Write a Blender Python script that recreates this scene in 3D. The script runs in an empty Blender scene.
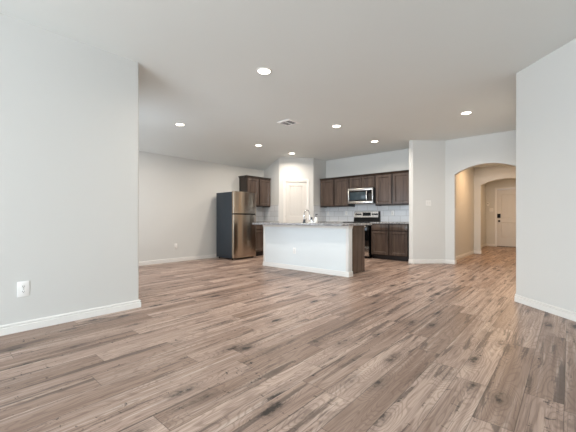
import bpy, bmesh, math, random
from mathutils import Vector, Matrix

# ------------------------------------------------------------------ camera, world, light, exposure
SC = bpy.context.scene
COL = SC.collection
R = math.radians
S2 = 2 ** -.5
CH, CL = 2.743, 2.43              # ceiling height, height where the slope meets the outer wall
cam = bpy.data.cameras.new('camera')
cam.sensor_width = 36
cam.lens = 318.47 * 36 / 576
cam.shift_y = 2.9 / 576
cam.clip_start = .02
camo = bpy.data.objects.new('camera', cam)
camo.location = (0, 0, .992)
camo.rotation_euler = (R(90), 0, R(41.49))
COL.objects.link(camo)
SC.camera = camo

SC.view_settings.view_transform = 'Standard'
SC.view_settings.look = 'None'
SC.view_settings.gamma = 1
SC.view_settings.use_curve_mapping = False
SC.view_settings.exposure = 0.0

w = bpy.data.worlds.new('sky')
SC.world = w
w.use_nodes = True
bg = w.node_tree.nodes['Background']
bg.inputs[0].default_value = (.62, .78, 1, 1)
bg.inputs[1].default_value = 1.0

WINDOWS = [(-2.6, -1.3), (-1.1, .2), (.4, 1.7)]   # x ranges of the windows in the wall behind the camera
WZ = (.45, 2.1)
BY = -5.4                         # wall behind the camera
DAY = 185.0
LAMP = 20.0
DINE = (-6.2, -4.7)               # unseen window added to light the refrigerator side, round the near left corner
DINE_FILL = 26.0
for i, (x0, x1) in enumerate(WINDOWS):
    li = bpy.data.lights.new('window_daylight', 'AREA')
    li.shape = 'RECTANGLE'
    li.size, li.size_y = x1 - x0 - .1, WZ[1] - WZ[0] - .1
    li.energy = DAY
    li.color = (.82, .92, 1.0)
    lo = bpy.data.objects.new('window_daylight', li)
    lo.location = ((x0 + x1) / 2, BY + .02, (WZ[0] + WZ[1]) / 2)
    lo.rotation_euler = (R(98), 0, 0)
    COL.objects.link(lo)

li = bpy.data.lights.new('dining_fill', 'AREA')  # cool fill at the added dining window, brightens the refrigerator side
li.shape = 'RECTANGLE'
li.size, li.size_y = DINE[1] - DINE[0] - .1, 1.4
li.energy = DINE_FILL
li.color = (.78, .89, 1.0)
lo = bpy.data.objects.new('dining_fill', li)
lo.location = ((DINE[0] + DINE[1]) / 2, 1.56, 1.35)
lo.rotation_euler = (R(86), 0, 0)
COL.objects.link(lo)

random.seed(4)

# ------------------------------------------------------------------ node helpers and materials
class NT:
    def __init__(s, name):
        s.m = bpy.data.materials.new(name)
        s.m.use_nodes = True
        s.t = s.m.node_tree
        s.p = s.t.nodes['Principled BSDF']
    def n(s, typ, **kw):
        nd = s.t.nodes.new(typ)
        for k, v in kw.items():
            setattr(nd, k, v)
        return nd
    def lk(s, a, b):
        s.t.links.new(a, b)
    def put(s, sock, v):
        if isinstance(v, bpy.types.NodeSocket):
            s.lk(v, sock)
        else:
            sock.default_value = v
    def math(s, op, a, b=0.0, c=None):
        nd = s.n('ShaderNodeMath', operation=op)
        s.put(nd.inputs[0], a)
        s.put(nd.inputs[1], b)
        if c is not None:
            s.put(nd.inputs[2], c)
        return nd.outputs[0]
    def ss(s, v, lo, hi):
        nd = s.n('ShaderNodeMapRange', interpolation_type='SMOOTHSTEP')
        s.put(nd.inputs[0], v)
        nd.inputs[1].default_value = lo
        nd.inputs[2].default_value = hi
        return nd.outputs[0]
    def noise(s, vec, scale, detail=3, rough=.5, dist=0.0):
        nd = s.n('ShaderNodeTexNoise')
        s.put(nd.inputs['Vector'], vec)
        nd.inputs['Scale'].default_value = scale
        nd.inputs['Detail'].default_value = detail
        nd.inputs['Roughness'].default_value = rough
        nd.inputs['Distortion'].default_value = dist
        return nd.outputs['Fac']
    def mix(s, f, a, b, mode='MIX'):
        nd = s.n('ShaderNodeMix', data_type='RGBA', blend_type=mode)
        s.put(nd.inputs[0], f)
        s.put(nd.inputs[6], a)
        s.put(nd.inputs[7], b)
        return nd.outputs[2]
    def comb(s, x, y, z):
        nd = s.n('ShaderNodeCombineXYZ')
        for i, v in enumerate((x, y, z)):
            s.put(nd.inputs[i], v)
        return nd.outputs[0]
    def xyz(s, vec):
        nd = s.n('ShaderNodeSeparateXYZ')
        s.lk(vec, nd.inputs[0])
        return nd.outputs
    def vmul(s, vec, k):
        nd = s.n('ShaderNodeVectorMath', operation='MULTIPLY')
        s.lk(vec, nd.inputs[0])
        nd.inputs[1].default_value = k
        return nd.outputs[0]
    def bump(s, h, strength, dist):
        nd = s.n('ShaderNodeBump')
        s.lk(h, nd.inputs['Height'])
        nd.inputs['Strength'].default_value = strength
        nd.inputs['Distance'].default_value = dist
        s.lk(nd.outputs[0], s.p.inputs['Normal'])

def c4(r, g, b):                                   # sRGB 0..255 to linear
    f = lambda v: (v / 255 / 12.92) if v < 10.3 else ((v / 255 + .055) / 1.055) ** 2.4
    return (f(r), f(g), f(b), 1)

def plain(name, col, rough=.5, metal=0.0, spec=.5):
    t = NT(name)
    t.p.inputs['Base Color'].default_value = c4(*col)
    t.p.inputs['Roughness'].default_value = rough
    t.p.inputs['Metallic'].default_value = metal
    t.p.inputs['Specular IOR Level'].default_value = spec
    return t.m

def paint(name, col, rough=.6, amp=.03, spec=.3):
    """rolled wall paint with a faint orange-peel texture"""
    t = NT(name)
    g = t.n('ShaderNodeNewGeometry').outputs['Position']
    n1 = t.noise(g, 1.3, 2)
    col = c4(*col)
    dk = tuple(v * (1 - amp) for v in col[:3]) + (1,)
    t.lk(t.mix(n1, dk, col), t.p.inputs['Base Color'])
    t.p.inputs['Roughness'].default_value = rough
    t.p.inputs['Specular IOR Level'].default_value = spec
    t.bump(t.noise(g, 160, 2), .05, .002)
    return t.m

def floor_material():
    t = NT('oak_laminate')
    g = t.n('ShaderNodeNewGeometry').outputs['Position']
    x, y, _ = t.xyz(g)
    PW, PL = .172, 1.25
    u = t.math('ADD', t.math('DIVIDE', x, PW), .13)
    row = t.math('FLOOR', u)
    fu = t.math('FRACT', u)
    wn = t.n('ShaderNodeTexWhiteNoise', noise_dimensions='1D')
    t.lk(row, wn.inputs['W'])
    v = t.math('ADD', t.math('DIVIDE', y, PL), t.math('MULTIPLY', wn.outputs['Value'], 7.31))
    colm = t.math('FLOOR', v)
    fv = t.math('FRACT', v)
    w2 = t.n('ShaderNodeTexWhiteNoise', noise_dimensions='3D')
    t.lk(t.comb(row, colm, 3.7), w2.inputs['Vector'])
    rid = w2.outputs['Value']
    rx, ry, rz = t.xyz(w2.outputs['Color'])
    off = t.vmul(w2.outputs['Color'], (37, 53, 29))
    def stretched(sx, sy):
        a = t.n('ShaderNodeVectorMath', operation='ADD')
        t.lk(t.comb(t.math('MULTIPLY', x, sx), t.math('MULTIPLY', y, sy), 0.0), a.inputs[0])
        t.lk(off, a.inputs[1])
        return a.outputs[0]
    fig = t.noise(stretched(6.5, 1.0), 1.0, 2, .4, .4)             # the figure whose contour lines are growth rings
    fibre = t.noise(stretched(120, 4), 1.0, 3, .6)
    streak = t.noise(stretched(34, .8), 1.0, 4, .65, .3)
    band = t.noise(stretched(9, .6), 1.0, 3, .55, .6)
    blotch = t.noise(stretched(15, 1.0), 1.0, 5, .66, .5)
    vo = t.n('ShaderNodeTexVoronoi', feature='F1')
    t.lk(stretched(5.6, 2.0), vo.inputs['Vector'])
    vo.inputs['Scale'].default_value = 1.0
    kn = t.noise(stretched(34, 20), 1.0, 3, .65)
    kd = t.math('ADD', vo.outputs['Distance'], t.math('MULTIPLY', t.math('SUBTRACT', kn, .5), .40))
    fig = t.math('ADD', fig, t.math('MULTIPLY', t.math('SUBTRACT', 1.0, t.ss(vo.outputs['Distance'], .0, .62)), .34))
    rings = t.math('SINE', t.math('MULTIPLY', fig, 130))
    rings = t.math('MULTIPLY_ADD', rings, .5, .5)
    pick = t.ss(t.xyz(vo.outputs['Color'])[0], .12, .2)
    knot = t.math('MULTIPLY', t.math('SUBTRACT', 1.0, t.ss(kd, .05, .19)), pick)
    halo = t.math('MULTIPLY', t.math('SUBTRACT', 1.0, t.ss(kd, .04, .42)), pick)
    crack = t.math('MULTIPLY', t.ss(t.noise(stretched(16, 34), 1.0, 3, .6, 1.0), .62, .68), t.ss(blotch, .47, .56))

    base = t.mix(rx, c4(*FLOOR_A), c4(*FLOOR_B))
    base = t.mix(t.ss(ry, .35, 1.0), base, c4(*FLOOR_C))
    base = t.mix(t.math('MULTIPLY', t.ss(band, .38, .68), .32), base, c4(*FLOOR_D))
    base = t.mix(t.math('MULTIPLY', t.ss(streak, .50, .66), .42), base, c4(*FLOOR_D))
    base = t.mix(t.math('MULTIPLY', t.ss(streak, .48, .25), .55), base, c4(*FLOOR_E))
    base = t.mix(t.math('MULTIPLY', t.ss(rings, .60, 1.0), .34), base, c4(*FLOOR_D))
    base = t.mix(t.math('MULTIPLY', t.ss(fibre, .48, .7), .45), base, c4(*FLOOR_D))
    base = t.mix(t.math('MULTIPLY', t.ss(blotch, .54, .62), .74), base, c4(*FLOOR_F))
    base = t.mix(t.math('MULTIPLY', halo, .62), base, c4(*FLOOR_F))
    base = t.mix(t.math('MULTIPLY', knot, .9), base, c4(*FLOOR_G))
    base = t.mix(t.math('MULTIPLY', crack, .85), base, c4(*FLOOR_G))
    # bevelled joints
    eu = t.math('MINIMUM', fu, t.math('SUBTRACT', 1.0, fu))
    ev = t.math('MINIMUM', fv, t.math('SUBTRACT', 1.0, fv))
    ju = t.ss(eu, .004, .016)
    jv = t.ss(ev, .0006, .0022)
    joint = t.math('MINIMUM', ju, jv)
    base = t.mix(t.math('MULTIPLY', t.math('SUBTRACT', 1.0, joint), .55), base, c4(*FLOOR_G))
    t.lk(base, t.p.inputs['Base Color'])
    t.lk(t.math('MULTIPLY_ADD', streak, .18, .26), t.p.inputs['Roughness'])
    t.p.inputs['Specular IOR Level'].default_value = .2
    t.bump(t.math('ADD', joint, t.math('MULTIPLY', fibre, .25)), .25, .002)
    return t.m

FLOOR_A, FLOOR_B, FLOOR_C = (196, 173, 159), (177, 153, 139), (152, 129, 115)
FLOOR_D, FLOOR_E = (106, 84, 73), (220, 203, 191)
FLOOR_F, FLOOR_G = (82, 68, 62), (28, 22, 20)

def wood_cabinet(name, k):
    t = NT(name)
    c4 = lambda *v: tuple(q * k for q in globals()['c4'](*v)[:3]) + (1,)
    g = t.n('ShaderNodeTexCoord').outputs['Object']
    v = t.vmul(g, (1, 1, .08))
    n1 = t.noise(v, 55, 4, .6)
    n2 = t.noise(v, 9, 3, .5, .6)
    c = t.mix(t.ss(n2, .3, .7), c4(68, 57, 51), c4(90, 76, 68))
    c = t.mix(t.math('MULTIPLY', t.ss(n1, .45, .8), .3), c, c4(48, 39, 35))
    t.lk(c, t.p.inputs['Base Color'])
    t.p.inputs['Roughness'].default_value = .27
    t.bump(n1, .05, .001)
    return t.m

def granite():
    t = NT('speckled_granite')
    g = t.n('ShaderNodeNewGeometry').outputs['Position']
    n1 = t.noise(g, 38, 4, .65)
    n2 = t.noise(g, 120, 3, .6)
    n3 = t.noise(g, 14, 3, .6)
    c = t.mix(t.ss(n1, .38, .6), c4(196, 197, 199), c4(128, 128, 130))
    c = t.mix(t.ss(n3, .5, .66), c, c4(132, 134, 138))
    c = t.mix(t.ss(n2, .52, .62), c, c4(50, 50, 55))
    t.lk(c, t.p.inputs['Base Color'])
    t.p.inputs['Roughness'].default_value = .12
    return t.m

def brushed(name, col, rough, along=(1, 1, 60), aniso=0.0):
    t = NT(name)
    g = t.n('ShaderNodeTexCoord').outputs['Object']
    n = t.noise(t.vmul(g, along), 9, 3, .6)
    c = c4(*col)
    t.lk(t.mix(n, tuple(v * .86 for v in c[:3]) + (1,), c), t.p.inputs['Base Color'])
    t.p.inputs['Metallic'].default_value = 1
    t.p.inputs['Anisotropic'].default_value = aniso
    t.p.inputs['Anisotropic Rotation'].default_value = .25
    t.lk(t.math('MULTIPLY_ADD', n, .12, rough), t.p.inputs['Roughness'])
    return t.m

def tile():
    """glazed tiles 30 x 15 cm in running bond; object space, x along the wall, z up"""
    t = NT('grey_wall_tile')
    g = t.n('ShaderNodeTexCoord').outputs['Object']
    x, y, z = t.xyz(g)
    br = t.n('ShaderNodeTexBrick', offset=.5, squash=1.0)
    t.lk(t.comb(x, z, 0.0), br.inputs['Vector'])
    br.inputs['Scale'].default_value = 1
    br.inputs['Brick Width'].default_value = .305
    br.inputs['Row Height'].default_value = .1525
    br.inputs['Mortar Size'].default_value = .004
    br.inputs['Mortar Smooth'].default_value = .1
    br.inputs['Color1'].default_value = c4(228, 230, 233)
    br.inputs['Color2'].default_value = c4(216, 219, 222)
    br.inputs['Mortar'].default_value = c4(168, 167, 165)
    n = t.noise(t.vmul(g, (1, 1, 3)), 8, 4, .6, .5)
    t.lk(t.mix(t.math('MULTIPLY', n, .35), br.outputs['Color'], c4(200, 202, 205)), t.p.inputs['Base Color'])
    t.p.inputs['Roughness'].default_value = .22
    nd = t.n('ShaderNodeMath', operation='SUBTRACT')
    nd.inputs[0].default_value = 1
    t.lk(br.outputs['Fac'], nd.inputs[1])
    t.bump(nd.outputs[0], .3, .002)
    return t.m

def emit(name, col, strength):
    t = NT(name)
    t.p.inputs['Base Color'].default_value = c4(*col)
    t.p.inputs['Emission Color'].default_value = c4(*col)
    t.p.inputs['Emission Strength'].default_value = strength
    return t.m

def glass():
    t = NT('window_glass')
    t.p.inputs['Base Color'].default_value = (1, 1, 1, 1)
    t.p.inputs['Roughness'].default_value = .02
    t.p.inputs['Transmission Weight'].default_value = 1
    return t.m

M = {
    'wall': paint('wall_paint', (214, 214, 211)),
    'ceil': paint('ceiling_paint', (232, 236, 234), .8),
    'trim': paint('trim_paint', (228, 226, 222), .35, .01, .5),
    'island': paint('island_paint', (226, 231, 232), .45, .01),
    'door': paint('door_paint', (214, 211, 206), .4, .01, .5),
    'floor': floor_material(),
    'wood': wood_cabinet('espresso_stained_wood', 1.0),
    'wood_shaded': wood_cabinet('espresso_wood_shaded', .42),  # same stain darkened: shade between the doors put into body and crown colour
    'gap': plain('shadow_gap_wood', (38, 29, 26), .6),
    'granite': granite(),
    'steel': brushed('brushed_steel', (226, 224, 221), .2),
    'fridge_steel': brushed('fridge_steel', (196, 182, 166), .11, (30, 30, .8), .7),
    'chrome': plain('chrome', (205, 207, 210), .12, 1),
    'charcoal': plain('charcoal_enamel', (50, 60, 70), .5),
    'black': plain('black_plastic', (8, 8, 9), .3, 0.0, .25),
    'blackglass': plain('black_glass', (12, 13, 15), .06),
    'darkglass': plain('tinted_oven_window', (52, 66, 74), .08),
    'burner': plain('burner_ring_print', (70, 70, 72), .2),
    'tile': tile(),
    'white': plain('white_plastic', (238, 237, 234), .35),
    'slot': plain('slot_grey', (72, 70, 68), .6),
    'lens': emit('lamp_lens', (255, 244, 226), 9.0),
    'ring': plain('lamp_ring_white', (235, 233, 229), .4),
    'ventdark': plain('duct_dark', (105, 102, 99), .8),
    'ventwhite': plain('vent_white', (248, 247, 245), .45),
    'glass': glass(),
    'bronze': plain('threshold_bronze', (34, 28, 24), .4, .4),
    'cloth': plain('white_cloth', (232, 236, 234), .85),
    'display': plain('display_glass', (10, 12, 16), .08),
}

# ------------------------------------------------------------------ mesh helpers
def new():
    return bmesh.new()

def box(bm, x0, x1, y0, y1, z0, z1, bev=0.0, seg=2):
    tmp = bmesh.new()
    bmesh.ops.create_cube(tmp, size=1)
    for v in tmp.verts:
        v.co = Vector(((x0 + x1) / 2 + v.co.x * (x1 - x0), (y0 + y1) / 2 + v.co.y * (y1 - y0), (z0 + z1) / 2 + v.co.z * (z1 - z0)))
    if bev:
        bmesh.ops.bevel(tmp, geom=tmp.edges[:], offset=bev, segments=seg, affect='EDGES', profile=.5)
    join(bm, tmp)

def join(bm, tmp, mat=None):
    if mat is not None:
        tmp.transform(mat)
    vs = {}
    for v in tmp.verts:
        vs[v] = bm.verts.new(v.co)
    for f in tmp.faces:
        bm.faces.new([vs[v] for v in f.verts])
    tmp.free()

def extrude_poly(bm, pts, axis, a0, a1):
    """pts: 2D outline; axis 'z' -> (x,y) outline, 'y' -> (x,z) outline, 'x' -> (y,z) outline"""
    def co(p, a):
        return {'z': (p[0], p[1], a), 'y': (p[0], a, p[1]), 'x': (a, p[0], p[1])}[axis]
    lo = [bm.verts.new(co(p, a0)) for p in pts]
    hi = [bm.verts.new(co(p, a1)) for p in pts]
    fs = [bm.faces.new(lo), bm.faces.new(hi)]
    n = len(pts)
    for i in range(n):
        fs.append(bm.faces.new((lo[i], lo[(i + 1) % n], hi[(i + 1) % n], hi[i])))
    bmesh.ops.recalc_face_normals(bm, faces=fs)
    return fs

def fillet(pts, radii, seg=5):
    """round the listed corners of a 2D outline; radii: {index: r}"""
    out = []
    n = len(pts)
    for i, p in enumerate(pts):
        if i not in radii:
            out.append(p)
            continue
        p = Vector(p)
        a = (Vector(pts[i - 1]) - p).normalized()
        b = (Vector(pts[(i + 1) % n]) - p).normalized()
        ang = a.angle(b)
        r = radii[i]
        d = r / math.tan(ang / 2)
        s, e = p + a * d, p + b * d
        c = p + (a + b).normalized() * (r / math.sin(ang / 2))
        v0, v1 = s - c, e - c
        tot = v0.angle(v1)
        sg = 1 if v0.x * v1.y - v0.y * v1.x > 0 else -1
        for k in range(seg + 1):
            th = sg * tot * k / seg
            out.append((c.x + v0.x * math.cos(th) - v0.y * math.sin(th), c.y + v0.x * math.sin(th) + v0.y * math.cos(th)))
    return out

def sweep(bm, path, prof, side=1, closed=False):
    """sweep a profile [(d, z)] along a 2D path; d is the distance off the path to its left (side=1) or right (-1)"""
    n = len(path)
    rings = []
    for i in range(n):
        p = Vector(path[i])
        nb = []
        if i > 0 or closed:
            d = (p - Vector(path[i - 1])).normalized()
            nb.append(Vector((-d.y, d.x)) * side)
        if i < n - 1 or closed:
            d = (Vector(path[(i + 1) % n]) - p).normalized()
            nb.append(Vector((-d.y, d.x)) * side)
        m = nb[0] if len(nb) == 1 else (nb[0] + nb[1]) / (1 + nb[0].dot(nb[1]))
        rings.append([bm.verts.new((p.x + m.x * d, p.y + m.y * d, z)) for d, z in prof])
    k = len(prof)
    fs = []
    for i in range(n if closed else n - 1):
        a, b = rings[i], rings[(i + 1) % n]
        for j in range(k):
            fs.append(bm.faces.new((a[j], a[(j + 1) % k], b[(j + 1) % k], b[j])))
    if not closed:
        fs.append(bm.faces.new(rings[0]))
        fs.append(bm.faces.new(rings[-1]))
    bmesh.ops.recalc_face_normals(bm, faces=fs)

def lathe(bm, prof, cx=0, cy=0, seg=32):
    """prof: [(r, z)] revolved about the z axis"""
    rings = []
    for r, z in prof:
        if r < 1e-6:
            rings.append([bm.verts.new((cx, cy, z))])
        else:
            rings.append([bm.verts.new((cx + r * math.cos(2 * math.pi * i / seg), cy + r * math.sin(2 * math.pi * i / seg), z)) for i in range(seg)])
    fs = []
    for a, b in zip(rings, rings[1:]):
        for i in range(seg):
            j = (i + 1) % seg
            if len(a) == 1 and len(b) == 1:
                continue
            if len(a) == 1:
                fs.append(bm.faces.new((a[0], b[i], b[j])))
            elif len(b) == 1:
                fs.append(bm.faces.new((a[i], a[j], b[0])))
            else:
                fs.append(bm.faces.new((a[i], a[j], b[j], b[i])))
    bmesh.ops.recalc_face_normals(bm, faces=fs)

def tube(bm, pts, r, seg=10, cap=True):
    pts = [Vector(p) for p in pts]
    n = len(pts)
    rs = r if isinstance(r, (list, tuple)) else [r] * n
    up = None
    rings = []
    for i, p in enumerate(pts):
        d = (pts[min(i + 1, n - 1)] - pts[max(i - 1, 0)]).normalized()
        if up is None:
            up = Vector((0, 0, 1)) if abs(d.z) < .9 else Vector((1, 0, 0))
        a = d.cross(up).normalized()
        b = d.cross(a).normalized()
        up = -b if (-b).dot(up) > 0 else b
        a = d.cross(up).normalized()
        b = a.cross(d).normalized()
        rings.append([bm.verts.new(p + (a * math.cos(2 * math.pi * k / seg) + b * math.sin(2 * math.pi * k / seg)) * rs[i]) for k in range(seg)])
    fs = []
    for a, b in zip(rings, rings[1:]):
        for k in range(seg):
            fs.append(bm.faces.new((a[k], a[(k + 1) % seg], b[(k + 1) % seg], b[k])))
    if cap:
        fs += [bm.faces.new(rings[0]), bm.faces.new(rings[-1])]
    bmesh.ops.recalc_face_normals(bm, faces=fs)

def cyl_y(bm, cx, cz, r, y0, y1, seg=24):
    tmp = bmesh.new()
    lathe(tmp, [(0, 0), (r, 0), (r, y1 - y0), (0, y1 - y0)], seg=seg)
    join(bm, tmp, Matrix.Translation((cx, y1, cz)) @ Matrix.Rotation(R(90), 4, 'X'))

def obj(name, bm, mat, parent=None, smooth=30):
    me = bpy.data.meshes.new(name)
    bm.normal_update()
    bm.to_mesh(me)
    bm.free()
    me.materials.append(M[mat])
    if smooth:
        for p in me.polygons:
            p.use_smooth = True
        me.set_sharp_from_angle(angle=R(smooth))
    o = bpy.data.objects.new(name, me)
    COL.objects.link(o)
    if parent:
        o.parent = parent
    return o

def struct(name, bm, mat, label=None, parent=None):
    o = obj(name, bm, mat, parent)
    if parent is None:
        o['kind'] = 'structure'
    if label:
        o['label'] = label
    return o

def tag(o, label, cat, group=None):
    o['label'] = label
    o['category'] = cat
    if group:
        o['group'] = group
    return o

def thing(name, label, cat, loc=(0, 0, 0), rz=0, group=None):
    o = bpy.data.objects.new(name, None)
    o.empty_display_size = .1
    o.location = loc
    o.rotation_euler = (0, 0, R(rz))
    COL.objects.link(o)
    return tag(o, label, cat, group)

def copy_tree(o, parent=None):
    c = o.copy()
    COL.objects.link(c)
    if parent:
        c.parent = parent
    for ch in list(o.children):
        copy_tree(ch, c)
    return c

def repeat(src, loc, rz, label, group=None):
    c = copy_tree(src)
    c.location = loc
    c.rotation_euler = (0, 0, R(rz))
    c['label'] = label
    if group:
        c['group'] = group
    return c

# ------------------------------------------------------------------ the room
FX, XL = -6.83, -3.625            # face of the outer (refrigerator) wall, face of the near left wall
KY = 7.95                         # face of the kitchen back wall
AY, HX = 7.665, -2.06             # face of the arch wall, face of the hall's left wall
A2 = 10.40                        # second arch
DY = 13.6                         # front door wall
RX = -.484                        # hall's right wall

b = new(); box(b, -7.0, 2.4, BY - .12, DY + .14, -.12, 0)
struct('floor', b, 'floor', 'grey brown oak plank floor')

b = new()
slope = lambda x: CH - (CH - CL) / (-6.2 - FX) * (-6.2 - x)
extrude_poly(b, [(-6.2, CH), (2.4, CH), (2.4, CH + .2), (-7.0, CH + .2), (-7.0, slope(-7.0))], 'y', BY - .12, 8.1)
struct('ceiling', b, 'ceil', 'flat grey ceiling sloping down along the outer wall')
b = new(); box(b, -2.5, -.3, AY + .12, DY + .14, 2.46, 2.6)
struct('ceiling_hall', b, 'ceil', 'lower ceiling of the entry hall')

b = new()
extrude_poly(b, fillet([(XL, BY), (XL, 1.574), (DINE[1], 1.574), (DINE[1], 1.454), (XL - .12, 1.454), (XL - .12, BY)], {1: .02}), 'z', 0, CH)
struct('wall_left', b, 'wall', 'near left wall ending at an outside corner')
b = new()
box(b, FX, DINE[0], 1.454, 1.574, 0, CH - .1); box(b, DINE[0], DINE[1], 1.454, 1.574, 0, .6); box(b, DINE[0], DINE[1], 1.454, 1.574, 2.1, CH - .02)
struct('wall_dining', b, 'wall', 'dining corner wall around the added window')
b = new()
x0, x1 = DINE
box(b, x0, x0 + .05, 1.48, 1.53, .6, 2.1); box(b, x1 - .05, x1, 1.48, 1.53, .6, 2.1)
box(b, x0 + .05, x1 - .05, 1.48, 1.53, .6, .65); box(b, x0 + .05, x1 - .05, 1.48, 1.53, 2.05, 2.1); box(b, x0 + .05, x1 - .05, 1.48, 1.53, 1.325, 1.375)
o = struct('window_4', b, 'trim', 'unseen window added in the dining corner')  # window_4 is added to light the refrigerator side
b = new(); box(b, x0 + .05, x1 - .05, 1.50, 1.506, .65, 2.05)
obj('pane', b, 'glass', o)
b = new(); box(b, FX - .12, FX, 1.454, 6.75, 0, 2.5)
struct('wall_outer', b, 'wall', 'long wall behind the refrigerator')

# corner pantry: left side, diagonal front with the door opening, right side
PA, PB = Vector((-6.208, 6.632)), Vector((-5.51, 7.33))
pd = Vector((S2, S2))
pn = Vector((-S2, S2))            # into the pantry
DL, DR, DH = .185, .795, 2.045
pl, pr = PA + pd * DL, PA + pd * DR
t_ = .1
b = new()
extrude_poly(b, fillet([(FX, PA.y), tuple(PA), tuple(pl), tuple(pl + pn * t_), tuple(PA + Vector((-t_ * .414, t_))), (FX, PA.y + t_)], {1: .015}), 'z', 0, CH)
extrude_poly(b, fillet([tuple(pr), tuple(PB), (PB.x, KY), (PB.x - t_, KY), tuple(PB + Vector((-t_, t_ * .414))), tuple(pr + pn * t_)], {1: .015}), 'z', 0, CH)
extrude_poly(b, [tuple(pl), tuple(pr), tuple(pr + pn * t_), tuple(pl + pn * t_)], 'z', DH + .012, CH)
struct('wall_pantry', b, 'wall', 'corner pantry walls with a diagonal front')

b = new(); box(b, PB.x - t_, -2.70, KY, KY + .12, 0, CH)
struct('wall_kitchen', b, 'wall', 'kitchen back wall')
b = new()
extrude_poly(b, fillet([(-2.70, 8.07), (-2.70, 7.141), (-2.607, 7.141), (-2.083, AY), (-2.083, AY + .12), (HX, AY + .12), (HX, 8.07)], {1: .012, 2: .012}), 'z', 0, CH)
struct('wall_diagonal', b, 'wall', 'short diagonal wall between the kitchen and the arch')

def arch_wall(name, x0, x1, y0, ztop, jl, jr, spring, rise, label):
    cx, hw = (jl + jr) / 2, (jr - jl) / 2
    rad = (hw * hw + rise * rise) / (2 * rise)
    zc = spring + rise - rad
    th = math.asin(hw / rad)
    arc = [(cx + rad * math.sin(a), zc + rad * math.cos(a)) for a in [-th + 2 * th * k / 24 for k in range(25)]]
    bm = new()
    extrude_poly(bm, [(x0, 0), (jl, 0)] + arc + [(jr, 0), (x1, 0), (x1, ztop), (x0, ztop)], 'y', y0, y0 + .12)
    struct(name, bm, 'wall', label)
arch_wall('wall_arch', -2.083, RX, AY, CH, -1.895, -.68, 1.965, .18, 'wall with a low arched opening into the hall')
arch_wall('wall_foyer_arch', HX, RX, A2, 2.46, -1.895, -.68, 1.95, .145, 'second arched wall inside the hall')
b = new(); box(b, HX - .12, HX, 8.07, A2, 0, 2.46); box(b, HX - .12, HX, A2, A2 + .12, 0, 2.46)
struct('wall_hall_left', b, 'wall', 'left wall of the hall')
b = new(); box(b, -2.42, -2.30, A2 + .12, DY, 0, 2.46); box(b, -2.30, HX - .12, A2, A2 + .12, 0, 2.46)
struct('wall_foyer_left', b, 'wall', 'left wall of the foyer')
FDL, FDR = -1.965, -1.045
b = new()
box(b, -2.42, FDL, DY, DY + .12, 0, 2.46); box(b, FDR, RX, DY, DY + .12, 0, 2.46); box(b, FDL, FDR, DY, DY + .12, 2.05, 2.46)
struct('wall_entry', b, 'wall', 'wall holding the front door')
b = new()
RC = 2.2
extrude_poly(b, fillet([(RX, DY + .12), (RX, 4.688), (RC, 4.204 - RC), (RC, BY), (RC + .12, BY), (RC + .12, 4.254 - RC), (RX + .12, 4.738), (RX + .12, DY + .12)], {1: .02}), 'z', 0, CH)
struct('wall_right', b, 'wall', 'near right wall running diagonally away from the camera')
b = new()
xs = [XL - .12] + [v for wn_ in WINDOWS for v in wn_] + [RC + .12]
for i in range(0, len(xs), 2):
    box(b, xs[i], xs[i + 1], BY - .12, BY, 0, CH)
for x0, x1 in WINDOWS:
    box(b, x0, x1, BY - .12, BY, 0, WZ[0]); box(b, x0, x1, BY - .12, BY, WZ[1], CH)
struct('wall_back', b, 'wall', 'window wall behind the camera')
for i, (x0, x1) in enumerate(WINDOWS):
    b = new()
    y0, y1, z0, z1 = BY - .10, BY - .05, WZ[0], WZ[1]
    box(b, x0, x0 + .05, y0, y1, z0, z1); box(b, x1 - .05, x1, y0, y1, z0, z1)
    box(b, x0, x1, y0, y1, z0, z0 + .05); box(b, x0, x1, y0, y1, z1 - .05, z1); box(b, x0, x1, y0, y1, (z0 + z1) / 2 - .025, (z0 + z1) / 2 + .025)
    o = struct('window_%d' % (i + 1), b, 'trim', 'window behind the camera')
    b = new(); box(b, x0 + .05, x1 - .05, BY - .08, BY - .074, z0 + .05, z1 - .05)
    obj('pane', b, 'glass', o)

# baseboards
BB = [(0, 0), (.015, 0), (.015, .055), (.008, .060), (.008, .066), (.013, .070), (.011, .080), (.004, .086), (0, .086)]
def baseboard(name, path, side, label):
    bm = new()
    sweep(bm, path, BB, side)
    struct(name, bm, 'trim', label)
baseboard('baseboard_left', [(XL, BY), (XL, 1.574), (FX, 1.574)], -1, 'white baseboard along the near left wall')
baseboard('baseboard_outer', [(FX, 1.589), (FX, 5.63)], -1, 'white baseboard along the outer wall')
baseboard('baseboard_hall', [(-2.70, 7.141), (-2.607, 7.141), (-2.083, AY), (-1.895, AY), (-1.895, AY + .12), (HX, AY + .12), (HX, A2), (-1.895, A2),
                             (-1.895, A2 + .12), (-2.30, A2 + .12), (-2.30, DY), (FDL - .07, DY)], -1, 'white baseboard from the diagonal wall into the hall')
baseboard('baseboard_right', [(RX, A2), (RX, 4.688), (RC, 4.204 - RC), (RC, BY)], -1, 'white baseboard along the near right wall')
baseboard('baseboard_pantry', [tuple(PA + pd * .02), tuple(PA + pd * (DL - .075))], -1, 'white baseboard left of the pantry door')

# ------------------------------------------------------------------ doors
CAS = [(0, 0), (.070, 0), (.070, .012), (.058, .018), (.020, .014), (.004, .012), (0, .008)]   # casing profile: across, out
def casing(bm, w_, h_, wd=.07):
    """door casing around an opening x 0..w_, z 0..h_, standing out to -y"""
    for sgn, x in ((-1, 0), (1, w_)):
        extrude_poly(bm, [(x + sgn * c, -o) for c, o in CAS], 'z', 0, h_ + wd)
    extrude_poly(bm, [(-o, h_ + c) for c, o in CAS], 'x', -.0, w_)

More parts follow.
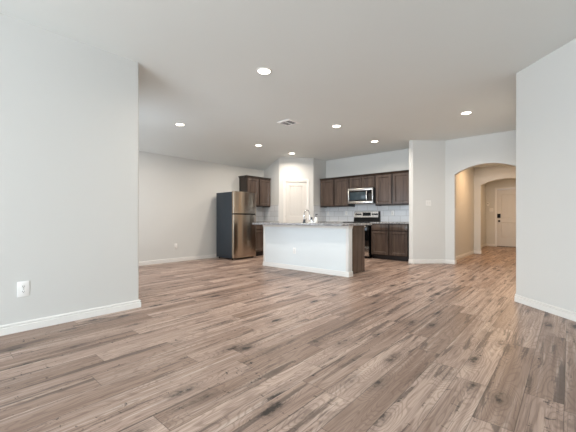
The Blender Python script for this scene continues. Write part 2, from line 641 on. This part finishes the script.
def plank_door(w_, h_, panels, stile=.115):
    """moulded two panel door, slab x 0..w_, front face at y=0; panels with vertical plank grooves"""
    bm = new()
    box(bm, 0, w_, .012, .035, 0, h_)
    box(bm, 0, stile, 0, .012, 0, h_); box(bm, w_ - stile, w_, 0, .012, 0, h_)
    zs = [0] + [z for p in panels for z in p] + [h_]
    for i in range(0, len(zs), 2):
        box(bm, stile, w_ - stile, 0, .012, zs[i], zs[i + 1])
    for z0, z1 in panels:
        # sticking: sloped frame into the recess
        x0, x1 = stile, w_ - stile
        q = [(x0, z0), (x1, z0), (x1, z1), (x0, z1)]
        o_ = [bm.verts.new((x, 0.0, z)) for x, z in q]
        k = .014
        q2 = [(x0 + k, z0 + k), (x1 - k, z0 + k), (x1 - k, z1 - k), (x0 + k, z1 - k)]
        i_ = [bm.verts.new((x, .0115, z)) for x, z in q2]
        for j in range(4):
            bm.faces.new((o_[j], o_[(j + 1) % 4], i_[(j + 1) % 4], i_[j]))
        m = .026
        n = 4
        pw = (x1 - x0 - 2 * m) / n
        for j in range(n):
            box(bm, x0 + m + j * pw + .002, x0 + m + (j + 1) * pw - .002, .004, .012, z0 + m, z1 - m, .003, 1)
    return bm

def hinge(bm, z, x=-.004):
    tube(bm, [(x, -.006, z - .045), (x, -.006, z + .045)], .006, 8)

# pantry door (door_1), local frame: x along the wall, -y into the room
o1 = struct('door_1', plank_door(DR - DL, DH, [(.24, .86), (1.06, 1.93)]), 'door', 'white pantry door')
o1.location = (pl.x + pn.x * .012, pl.y + pn.y * .012, .008); o1.rotation_euler = (0, 0, R(45))
b = new()
for z in (.25, 1.05, 1.82):
    hinge(b, z, .0)
obj('hinge', b, 'steel', o1)
b = new()
tmp = new(); lathe(tmp, [(0, 0), (.026, 0), (.026, .006), (.011, .010), (.011, .032), (.024, .040), (.027, .052), (.020, .064), (0, .066)], seg=24)
join(b, tmp, Matrix.Translation((DR - DL - .06, 0, .95)) @ Matrix.Rotation(R(90), 4, 'X'))
obj('door_knob', b, 'chrome', o1)
b = new(); casing(b, DR - DL, DH + .006)
o = struct('trim_1', b, 'trim', 'white casing around the pantry door')
o.location = (pl.x, pl.y, 0); o.rotation_euler = (0, 0, R(45))

# front door (door_2)
o2 = struct('door_2', plank_door(FDR - FDL, 2.03, [(.30, .85), (1.01, 1.85)], .125), 'door', 'white front door with a black keypad lock')
o2.location = (FDL, DY + .02, .012)
b = new(); box(b, .008, .108, -.026, 0, 1.015, 1.165, .008)
k = obj('keypad_lock', b, 'black', o2); k['label'] = 'black keypad deadbolt'
b = new()
tmp = new(); lathe(tmp, [(0, 0), (.033, 0), (.033, .008), (.013, .012), (.013, .034), (.027, .042), (.031, .056), (.022, .070), (0, .072)], seg=24)
join(b, tmp, Matrix.Translation((.066, 0, .905)) @ Matrix.Rotation(R(90), 4, 'X'))
k = obj('door_knob', b, 'black', o2); k['label'] = 'black door knob'
b = new()
for z in (.25, 1.0, 1.8):
    hinge(b, z, FDR - FDL - .002)
obj('hinge', b, 'steel', o2)
b = new(); casing(b, FDR - FDL, 2.05)
o = struct('trim_2', b, 'trim', 'white casing around the front door'); o.location = (FDL, DY, 0)
b = new(); box(b, FDL, FDR, DY - .015, DY + .11, 0, .014, .004)
struct('trim_3', b, 'bronze', 'dark threshold under the front door')

# ------------------------------------------------------------------ cabinets
def shaker(bm, x0, x1, z0, z1, y, th=.023, fr=.058):
    """recessed panel front between x0..x1, z0..z1; back face at y, front at y - th"""
    f = y - th
    box(bm, x0, x0 + fr, f, y, z0, z1, .0015, 1); box(bm, x1 - fr, x1, f, y, z0, z1, .0015, 1)
    box(bm, x0 + fr, x1 - fr, f, y, z1 - fr, z1, .0015, 1); box(bm, x0 + fr, x1 - fr, f, y, z0, z0 + fr, .0015, 1)
    box(bm, x0 + fr - .002, x1 - fr + .002, y - .006, y, z0 + fr - .002, z1 - fr + .002)
    k = .013
    q = [(x0 + fr, z0 + fr), (x1 - fr, z0 + fr), (x1 - fr, z1 - fr), (x0 + fr, z1 - fr)]
    cx, cz = (x0 + x1) / 2, (z0 + z1) / 2
    o_ = [bm.verts.new((a, f + .003, c)) for a, c in q]
    i_ = [bm.verts.new((a + (k if a < cx else -k), y - .0055, c + (k if c < cz else -k))) for a, c in q]
    for j in range(4):
        bm.faces.new((o_[j], o_[(j + 1) % 4], i_[(j + 1) % 4], i_[j]))

def slab(bm, x0, x1, z0, z1, y, th=.019):
    box(bm, x0, x1, y - th, y, z0, z1, .003, 2)

def face_frame(bm, w_, d, z0, z1, mids=()):
    """carcass with a face frame"""
    box(bm, 0, w_, -d + .019, 0, z0, z1)
    box(bm, 0, .038, -d, -d + .019, z0, z1); box(bm, w_ - .038, w_, -d, -d + .019, z0, z1)
    box(bm, .038, w_ - .038, -d, -d + .019, z1 - .038, z1); box(bm, .038, w_ - .038, -d, -d + .019, z0, z0 + .038)
    for m in mids:
        box(bm, m - .03, m + .03, -d, -d + .019, z0 + .038, z1 - .038)

CROWN = [(0, 0), (.010, 0), (.016, .012), (.030, .034), (.034, .040), (.034, .052), (0, .052)]
def upper_cabinet(label, loc, rz, w_, h_, d=.311, ends=(False, False), group='espresso wall cabinets', mid=.026):
    t = thing('wall_cabinet', label, 'cabinet', loc, rz, group)
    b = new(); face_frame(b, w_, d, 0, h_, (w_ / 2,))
    obj('body', b, 'wood_shaded', t)
    for k in range(2):
        b = new()
        x0 = .020 if k == 0 else w_ / 2 + mid
        x1 = w_ / 2 - mid if k == 0 else w_ - .020
        shaker(b, x0, x1, .014, h_ - .016, -d, fr=.058 if h_ > .4 else .045)
        obj('door', b, 'wood', t)
    b = new()
    path = [(0, -d), (w_, -d)]
    if ends[0]: path = [(0, 0)] + path
    if ends[1]: path = path + [(w_, 0)]
    sweep(b, path, [(c, z + h_ - .006) for c, z in CROWN], -1)
    box(b, 0, w_, -d, 0, h_, h_ + .04)
    obj('crown_molding', b, 'wood_shaded', t)
    b = new(); box(b, 0, w_, -d, -d + .019, -.022, 0); box(b, 0, .019, -d + .019, 0, -.022, 0); box(b, w_ - .019, w_, -d + .019, 0, -.022, 0)
    obj('light_rail', b, 'gap', t)
    return t

def base_cabinet(label, loc, rz, w_, d=.60, cols=2, group='espresso base cabinets'):
    t = thing('base_cabinet', label, 'cabinet', loc, rz, group)
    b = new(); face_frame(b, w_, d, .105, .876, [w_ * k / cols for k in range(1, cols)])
    obj('body', b, 'wood_shaded', t)
    b = new(); box(b, .0, w_, -d + .075, 0, 0, .105)
    obj('toe_kick', b, 'gap', t)
    for k in range(cols):
        x0, x1 = w_ * k / cols + .02, w_ * (k + 1) / cols - .02
        b = new(); slab(b, x0, x1, .712, .858, -d)
        obj('drawer', b, 'wood', t)
        b = new(); shaker(b, x0, x1, .122, .692, -d)
        obj('door', b, 'wood', t)
    return t

UZ, UH = 1.352, .768
W1, W2, W3, W4 = -5.487, -4.513, -3.747, -2.845
upper_cabinet('dark wood wall cabinet left of the microwave, beside the pantry', (W1, KY, UZ), 0, W2 - W1, UH, ends=(False, False))
upper_cabinet('dark wood wall cabinet right of the microwave, beside the diagonal wall', (W3, KY, UZ), 0, W4 - W3, UH)
upper_cabinet('short dark wood wall cabinet directly above the microwave', (W2, KY, 1.804), 0, W3 - W2, UZ + UH - 1.804, mid=.010)
upper_cabinet('dark wood wall cabinet beside the refrigerator, left of the pantry', (FX, 5.69, UZ), 90, .90, UH, ends=(True, False))

base_cabinet('dark wood base cabinet right of the range, beside the diagonal wall', (W3 + .025, KY - .003, 0), 0, .935)
base_cabinet('dark wood base cabinet left of the range, mostly hidden behind the island', (-5.48, KY - .003, 0), 0, -4.513 + 5.48)
base_cabinet('dark wood base cabinet between the refrigerator and the pantry', (FX + .003, 5.64, 0), 90, .97)

def counter(label, loc, rz, w_, d, x_over=(0, 0)):
    b = new(); box(b, -x_over[0], w_ + x_over[1], -d, 0, .876, .914, .004)
    o = obj('countertop', b, 'granite')
    o.location = loc; o.rotation_euler = (0, 0, R(rz))
    return tag(o, label, 'countertop', 'granite countertops')
counter('speckled granite countertop to the right of the range', (W3 + .004, KY, 0), 0, 1.03, .645)
counter('speckled granite countertop to the left of the range', (-5.507, KY, 0), 0, -4.517 + 5.507, .645)
counter('speckled granite countertop between the refrigerator and the pantry', (FX, 5.64, 0), 90, .985, .645)

# tiled backsplashes are part of the walls; three faces
def splash(name, loc, rz, w_, label, z1=1.385):
    b = new(); box(b, 0, w_, -.009, 0, .914, z1)
    o = struct(name, b, 'tile', label); o.location = loc; o.rotation_euler = (0, 0, R(rz))
splash('wall_backsplash', (PB.x, KY, 0), 0, -2.70 - PB.x, 'grey tile backsplash of the kitchen wall')
splash('wall_backsplash_side', (PB.x, 7.34, 0), 90, KY - 7.34 - .009, 'grey tile on the right side of the pantry')
splash('wall_backsplash_pantry', (FX, PA.y, 0), 0, .60, 'grey tile on the left side of the pantry', 1.39)
splash('wall_backsplash_outer', (FX, 5.66, 0), 90, PA.y - 5.66 - .009, 'grey tile beside the refrigerator')

# ------------------------------------------------------------------ island
IX0, IX1, IY0, IY1 = -4.892, -2.822, 4.748, 4.872
t = thing('kitchen_island', 'kitchen island with a white panelled front and dark wood end', 'island', ((IX0 + IX1) / 2, 5.1, 0))
ox, oy = (IX0 + IX1) / 2, 5.1
lx0, lx1, ly0, ly1 = IX0 - ox, IX1 - ox, IY0 - oy, IY1 - oy
b = new(); box(b, lx0, lx1, ly0, ly1, 0, .876, .004)
k = obj('front_panel', b, 'island', t); k['label'] = 'white painted panel'
b = new(); sweep(b, [(lx0, ly1), (lx0, ly0), (lx1, ly0), (lx1, ly1)], BB, -1)
obj('baseboard', b, 'trim', t)
b = new(); sweep(b, [(lx0, ly1), (lx0, ly0), (lx1, ly0), (lx1, ly1)], [(0, .826), (.008, .826), (.012, .834), (.012, .858), (.020, .866), (.020, .876), (0, .876)], -1)
obj('cap_trim', b, 'trim', t)
for sx, x in ((1, lx0), (-1, lx1)):
    b = new(); box(b, min(x, x + sx * .05), max(x, x + sx * .05), ly0 - .008, ly0, .086, .826, .002)
    obj('corner_trim', b, 'trim', t)
SKX0, SKX1, SKY0, SKY1 = -4.25, -3.55, 5.06, 5.42
cl, cr, cb = lx0 + .045, lx1 - .105, 5.49 - oy
sl, sr, sf, sb = SKX0 - ox - .012, SKX1 - ox + .012, SKY0 - oy - .012, SKY1 - oy + .012
b = new()
box(b, cl, sl, ly1, cb, .105, .876); box(b, sr, cr, ly1, cb, .105, .876)           # cabinets either side of the sink
box(b, sl, sr, ly1, cb, .105, .66); box(b, sl, sr, ly1, sf, .66, .876); box(b, sl, sr, sb, cb, .66, .876)
box(b, cl + .015, cr - .015, ly1, cb - .075, 0, .105)
box(b, cr, cr + .008, ly1, 5.50 - oy, .0, .876)
k = obj('cabinet_body', b, 'wood', t); k['label'] = 'dark wood cabinet with a flat end panel'
n = 4
ww = (cr - cl - .01) / n
for i in range(n):
    b = new()
    tmp = new(); shaker(tmp, -ww / 2 + .01, ww / 2 - .01, .122, .858, 0)
    join(b, tmp, Matrix.Translation((lx0 + .05 + ww * (i + .5), 5.49 - oy, 0)) @ Matrix.Rotation(R(180), 4, 'Z'))
    obj('door', b, 'wood', t)
CX0, CX1, CY0, CY1 = -4.925, -2.775, 4.45, 5.53
b = new()
box(b, CX0, CX1, CY0, SKY0, .876, .914, .004); box(b, CX0, CX1, SKY1, CY1, .876, .914, .004)
box(b, CX0, SKX0, SKY0 - .006, SKY1 + .006, .876, .914, .003); box(b, SKX1, CX1, SKY0 - .006, SKY1 + .006, .876, .914, .003)
tag(obj('countertop', b, 'granite'), 'long speckled granite countertop with a sink opening on the kitchen island', 'countertop', 'granite countertops')

# sink, faucet and the small things beside them
t = thing('kitchen_sink', 'steel undermount sink set in the island countertop behind the faucet', 'sink', ((SKX0 + SKX1) / 2, (SKY0 + SKY1) / 2, .7))
hx, hy = (SKX1 - SKX0) / 2, (SKY1 - SKY0) / 2
b = new()
box(b, -hx, hx, -hy, hy, 0, .01)
box(b, -hx, -hx + .008, -hy, hy, .01, .176); box(b, hx - .008, hx, -hy, hy, .01, .176)
box(b, -hx, hx, -hy, -hy + .008, .01, .176); box(b, -hx, hx, hy - .008, hy, .01, .176)
obj('basin', b, 'steel', t)
b = new(); lathe(b, [(0, .0105), (.045, .0105), (.045, .014), (.034, .016), (.030, .012), (0, .012)], seg=24)
obj('drain', b, 'chrome', t)

t = thing('faucet', 'tall chrome gooseneck faucet on the island countertop', 'faucet', (-3.955, 4.955, .914))
b = new(); lathe(b, [(0, 0), (.030, 0), (.030, .010), (.022, .018), (.019, .060), (.015, .070), (0, .070)], seg=24)
obj('base', b, 'charcoal', t)['label'] = 'dark round base'
b = new()
pts = [(0, 0, .06), (0, 0, .15)] + [(0, .09 - .09 * math.cos(a), .165 + .09 * math.sin(a)) for a in [math.pi * k / 14 for k in range(15)]] + [(0, .18, .13)]
tube(b, pts, .0095, 12)
obj('spout', b, 'chrome', t)
b = new(); tube(b, [(0, .18, .135), (0, .18, .075)], [.013, .015], 12)
obj('spray_head', b, 'chrome', t)
b = new(); tube(b, [(.018, 0, .045), (.05, -.01, .062), (.085, -.015, .085)], [.007, .006, .005], 8)
obj('handle', b, 'chrome', t)

t = thing('sink_sprayer', 'small chrome sprayer between the faucet and the white bottle on the island', 'sprayer', (-3.78, 4.97, .914))
b = new(); lathe(b, [(0, 0), (.022, 0), (.020, .012), (.012, .02), (.012, .06), (0, .06)], seg=20)
obj('base', b, 'chrome', t)
b = new(); lathe(b, [(0, .058), (.014, .06), (.017, .08), (.019, .105), (.012, .112), (0, .112)], seg=20)
obj('nozzle', b, 'charcoal', t)

t = thing('soap_bottle', 'white pump bottle standing by the sink on the island', 'bottle', (-3.69, 4.99, .914))
b = new(); lathe(b, [(0, 0), (.030, 0), (.033, .006), (.033, .085), (.026, .105), (.012, .112), (.012, .122), (0, .122)], seg=24)
obj('bottle_body', b, 'white', t)
b = new(); lathe(b, [(0, .120), (.014, .120), (.014, .135), (.005, .137), (.005, .165), (0, .165)], seg=16); box(b, -.01, .045, -.008, .008, .160, .172, .004)
obj('pump', b, 'charcoal', t)
b = new()
box(b, -.07, .07, -.05, .05, 0, .010, .004); box(b, -.064, .066, -.047, .046, .010, .019, .004)
o = obj('dish_cloth', b, 'cloth'); o.location = (-3.69, 5.115 - .225, .914); o.rotation_euler = (0, 0, R(8))
tag(o, 'folded white cloth lying flat in front of the white pump bottle', 'cloth')

# ------------------------------------------------------------------ refrigerator (local x along the wall, -y is the front)
t = thing('refrigerator', 'stainless steel top-freezer refrigerator with dark sides against the left wall', 'refrigerator', (FX + .11, 4.852, 0), 90)
FW, FD, FH = .735, .62, 1.66
b = new(); box(b, 0, FW, -FD, 0, .035, FH - .012, .006)
obj('cabinet', b, 'charcoal', t)['label'] = 'dark charcoal sides'
def bowed(bm, z0, z1, bow=.034, th=.060, n=14):
    out = []
    for k in range(n + 1):
        s = k / n
        out.append((s * FW, -FD - .008 - th - bow * (1 - (2 * s - 1) ** 2)))
    poly = [(0, -FD - .008)] + out + [(FW, -FD - .008)]
    poly = fillet(poly, {1: .012, len(poly) - 2: .012}, 4)
    fs = extrude_poly(bm, poly, 'z', z0, z1)
for nm, z0, z1 in (('refrigerator_door', .045, 1.096), ('freezer_door', 1.126, FH)):
    b = new(); bowed(b, z0, z1)
    d = obj(nm, b, 'fridge_steel', t, 50)
    b = new(); box(b, .012, FW - .012, -FD - .010, -FD + .002, z0 + .01, z1 - .01)
    obj('gasket', b, 'black', d)
b = new(); box(b, .02, FW - .01, -FD - .058, -FD, 1.092, 1.130)
obj('pocket_handle', b, 'black', t)['label'] = 'dark recessed grip between the doors'
b = new(); box(b, FW - .14, FW - .06, -FD - .0885, -FD - .078, 1.607, 1.622)
obj('badge', b, 'chrome', t)
b = new(); box(b, .03, FW - .03, -FD - .005, -FD + .05, .02, .075)
obj('toe_grille', b, 'black', t)
for x in (.05, FW - .05):
    for y in (-.06, -FD + .03):
        b = new(); lathe(b, [(0, 0), (.022, 0), (.022, .015), (.012, .018), (.012, .04), (0, .04)], x, y, 16)
        obj('foot', b, 'black', t)

# ------------------------------------------------------------------ range
t = thing('range', 'stainless and black freestanding electric range between the base cabinets', 'stove', (W2 + .004, KY - .012, 0))
RW = W3 - W2 - .008
b = new(); box(b, 0, RW, -.62, -.02, .03, .895)
obj('body', b, 'black', t)
b = new(); box(b, -.0, RW, -.655, -.03, .893, .918, .006)
obj('cooktop', b, 'blackglass', t)['label'] = 'black glass cooktop'
for i, (x, y, r) in enumerate(((.19, -.48, .105), (.57, -.48, .085), (.19, -.20, .085), (.57, -.20, .105))):
    b = new(); lathe(b, [(r - .006, .9183), (r, .9183), (r, .9190), (r - .006, .9190), (r - .006, .9183)], x, y, 40)
    obj('burner_ring', b, 'burner', t)
b = new(); extrude_poly(b, [(-.075, .918), (-.0, .918), (-.0, 1.195), (-.045, 1.195), (-.06, 1.03)], 'x', 0, RW)
bg_ = obj('backguard', b, 'black', t)
b = new()
face = lambda z: -.06 + (z - 1.03) * (.015 / .165)
extrude_poly(b, [(face(1.035) - .006, 1.035), (face(1.035), 1.035), (face(1.19), 1.19), (face(1.19) - .006, 1.19)], 'x', .004, RW - .035)
cp = obj('control_panel', b, 'steel', t)
b = new(); extrude_poly(b, [(face(1.075) - .008, 1.075), (face(1.075) - .004, 1.075), (face(1.165) - .004, 1.165), (face(1.165) - .008, 1.165)], 'x', .27, .505)
obj('display', b, 'display', cp)
for x in (.075, .135, .20, .57, .635, .69):
    b = new(); cyl_y(b, x, 1.118, .021, face(1.118) - .030, face(1.118) - .005, 20)
    box(b, x - .004, x + .004, face(1.118) - .036, face(1.118) - .028, 1.100, 1.136)
    obj('knob', b, 'black', cp)
b = new(); box(b, .003, RW - .003, -.655, -.622, .30, .872, .006)
d = obj('oven_door', b, 'blackglass', t)
b = new(); tube(b, [(.06, -.655, .80), (.06, -.70, .80), (RW - .06, -.70, .80), (RW - .06, -.655, .80)], .012, 12)
obj('handle', b, 'steel', d)
b = new(); box(b, .12, RW - .12, -.657, -.650, .42, .70, .002)
obj('oven_window', b, 'darkglass', d)
b = new(); box(b, .003, RW - .003, -.652, -.62, .055, .288, .006)
obj('storage_drawer', b, 'steel', t)
for x in (.05, RW - .05):
    for y in (-.08, -.57):
        b = new(); lathe(b, [(0, 0), (.018, 0), (.018, .012), (.01, .014), (.01, .035), (0, .035)], x, y, 14)
        obj('foot', b, 'black', t)

# ------------------------------------------------------------------ microwave
t = thing('microwave', 'stainless over-the-range microwave mounted under the short wall cabinet', 'microwave', (W2 + .004, KY - .012, 1.398))
MW, MH, MD = RW, .402, .36
b = new(); box(b, 0, MW, -MD, 0, 0, MH)
obj('body', b, 'black', t)
b = new()
box(b, 0, MW - .028, -MD - .034, -MD, MH - .062, MH, .004); box(b, 0, MW - .028, -MD - .034, -MD, .0, .062, .004)
box(b, 0, .035, -MD - .034, -MD, .055, MH - .055, .004); box(b, MW - .055, MW - .028, -MD - .034, -MD, .055, MH - .055, .004)
obj('trim_frame', b, 'steel', t)['label'] = 'stainless steel surround'
b = new(); box(b, .034, .60, -MD - .030, -MD, .058, MH - .058)
d = obj('door', b, 'blackglass', t)
b = new(); box(b, .075, .525, -MD - .032, -MD - .028, .095, MH - .10, .004)
obj('window', b, 'darkglass', d)
b = new()
tube(b, [(.572, -MD - .030, .075), (.572, -MD - .065, .095), (.572, -MD - .075, .2), (.572, -MD - .075, .24), (.572, -MD - .065, MH - .095), (.572, -MD - .030, MH - .075)], .012, 12)
obj('handle', b, 'steel', d)
b = new(); box(b, .602, MW - .054, -MD - .029, -MD, .058, MH - .058)
p = obj('control_panel', b, 'blackglass', t)
b = new()
for r_ in range(5):
    for c_ in range(3):
        box(b, .613 + c_ * .027, .633 + c_ * .027, -MD - .031, -MD - .028, .085 + r_ * .035, .105 + r_ * .035)
obj('keypad', b, 'slot', p)
b = new(); box(b, .613, .690, -MD - .031, -MD - .028, .27, .315)
obj('display', b, 'display', p)
b = new()
for k in range(9):
    box(b, .06 + k * .07, .115 + k * .07, -MD + .02, -MD + .16, -.004, 0)
obj('vent_grille', b, 'gap', t)

# ------------------------------------------------------------------ wall plates (local: plate in the xz plane, front to -y, origin at the centre)
def outlet(label, loc, rz, wd=.072, ht=.117, group='white wall outlets'):
    t = thing('wall_outlet', label, 'outlet', loc, rz, group)
    b = new(); box(b, -wd / 2, wd / 2, -.006, 0, -ht / 2, ht / 2, .002)
    obj('cover_plate', b, 'white', t)
    for s in (1, -1):
        b = new()
        cz = s * ht * .168
        pts = [(.0165 * math.cos(a), cz + .0145 * math.sin(a)) for a in [2 * math.pi * k / 20 for k in range(20)]]
        extrude_poly(b, pts, 'y', -.0085, -.005)
        f = obj('socket', b, 'white', t)
        b = new()
        box(b, -.0085, -.0055, -.0092, -.0083, cz - .002, cz + .007); box(b, .0055, .0085, -.0092, -.0083, cz - .002, cz + .006)
        cyl_y(b, 0, cz - .008, .003, -.0092, -.0083, 10)
        obj('slots', b, 'slot', f)
    b = new(); cyl_y(b, 0, 0, .0035, -.0075, -.005, 10)
    obj('screw', b, 'slot', t)
    return t
outlet('large white duplex outlet on the near left wall', (XL, .560, .372), 90, .084, .136)
outlet('small white outlet low on the far wall left of the refrigerator', (FX, 3.80, .364), 90)
outlet('white outlet on the white front panel of the kitchen island', (-4.03, IY0, .37), 0)
outlet('white outlet on the tile backsplash near the pantry', (-5.42, KY - .009, 1.155), 0)
outlet('white outlet on the tile backsplash just left of the range', (-4.79, KY - .009, 1.16), 0)
outlet('white outlet on the tile backsplash right of the range', (-3.42, KY - .009, 1.145), 0)

def switch(label, loc, rz, gangs):
    t = thing('light_switch', label, 'switch', loc, rz, 'white light switches')
    wd = .07 + .046 * (gangs - 1)
    b = new(); box(b, -wd / 2, wd / 2, -.006, 0, -.0585, .0585, .002)
    obj('cover_plate', b, 'white', t)
    for g_ in range(gangs):
        x = (g_ - (gangs - 1) / 2) * .046
        b = new(); extrude_poly(b, [(-.005, -.033), (-.012, -.033), (-.0075, .0), (-.009, .033), (-.005, .033)], 'x', x - .0165, x + .0165)
        obj('rocker', b, 'trim', t)
    return t
sp = Vector((-2.36, 7.388))
switch('white double light switch on the short diagonal wall', (sp.x, sp.y, 1.345), 45, 2)
switch('white light switch beside the front door', (-2.135, DY, 1.32), 0, 2)
t = thing('wall_thermostat', 'small pale oval wall fitting above the light switch by the front door', 'thermostat', (-2.242, DY, 1.535))
b = new()
extrude_poly(b, [(.042 * math.cos(a), .066 * math.sin(a)) for a in [2 * math.pi * k / 28 for k in range(28)]], 'y', -.022, 0)
obj('housing', b, 'white', t)
b = new(); box(b, -.018, .018, -.0235, -.021, .0, .026, .001)
obj('screen', b, 'slot', t)

# ------------------------------------------------------------------ ceiling vent and recessed lights
t = thing('ceiling_vent', 'square white air vent in the ceiling', 'vent', (-3.825, 4.338, CH))
v_ = .15
b = new()
sweep(b, [(-v_, -v_), (v_, -v_), (v_, v_), (-v_, v_)], [(0, 0), (0, -.006), (.02, -.016), (.035, -.016), (.038, 0)], 1, True)
obj('frame', b, 'ventwhite', t)
b = new(); box(b, -v_ + .03, v_ - .03, -v_ + .03, v_ - .03, -.003, 0)
obj('duct', b, 'ventdark', t)
for k in range(5):
    y = -v_ + .058 + k * .046
    b = new(); extrude_poly(b, [(y - .014, -.014), (y - .012, -.016), (y + .014, -.006), (y + .012, -.004)], 'x', -v_ + .036, v_ - .036)
    obj('louver', b, 'ventwhite', t)
b = new(); box(b, -.004, .004, -v_ + .03, v_ - .03, -.016, -.003)
obj('center_bar', b, 'ventwhite', t)

def downlight(label, loc, z=CH, power=LAMP):
    t = thing('downlight', label, 'ceiling light', (loc[0], loc[1], z), 0, 'recessed ceiling lights')
    b = new(); lathe(b, [(.072, -.002), (.074, -.008), (.088, -.007), (.094, 0), (.072, 0), (.072, -.002)], seg=40)
    obj('trim_ring', b, 'ring', t)
    b = new(); lathe(b, [(0, -.0035), (.0725, -.0035), (.0725, -.001), (0, -.001)], seg=40)
    obj('lens', b, 'lens', t)
    li = bpy.data.lights.new('downlight_bulb', 'AREA')
    li.shape = 'DISK'
    li.size = .13
    li.energy = power
    li.color = (1.0, .89, .77)
    li.spread = R(158)
    lo = bpy.data.objects.new('downlight_bulb', li)
    lo.location = (0, 0, -.012)
    lo.parent = t
    COL.objects.link(lo)
for lab, p_ in (
    ('recessed ceiling light nearest the camera, appearing largest of the seven', (-2.71, 2.636)),
    ('recessed ceiling light farthest left, just past the near left wall', (-5.40, 3.091)),
    ('recessed ceiling light in front of the refrigerator', (-5.544, 5.209)),
    ('recessed ceiling light just in front of the pantry door', (-5.55, 6.437)),
    ('recessed ceiling light above the middle of the island, right of the vent', (-3.291, 5.101)),
    ('recessed ceiling light in front of the cabinets right of the microwave', (-3.298, 6.675)),
    ('recessed ceiling light farthest right, above the floor before the arch', (-1.278, 5.886)),
):
    downlight(lab, p_)
# lamps of the hall and the foyer, out of sight behind the arches
for p_ in ((-1.32, 9.0), (-1.32, 11.9)):
    li = bpy.data.lights.new('hall_bulb', 'AREA')
    li.shape = 'DISK'; li.size = .14; li.energy = LAMP * 1.15; li.color = (1.0, .64, .35)
    lo = bpy.data.objects.new('hall_bulb', li); lo.location = (p_[0], p_[1], 2.44); COL.objects.link(lo)
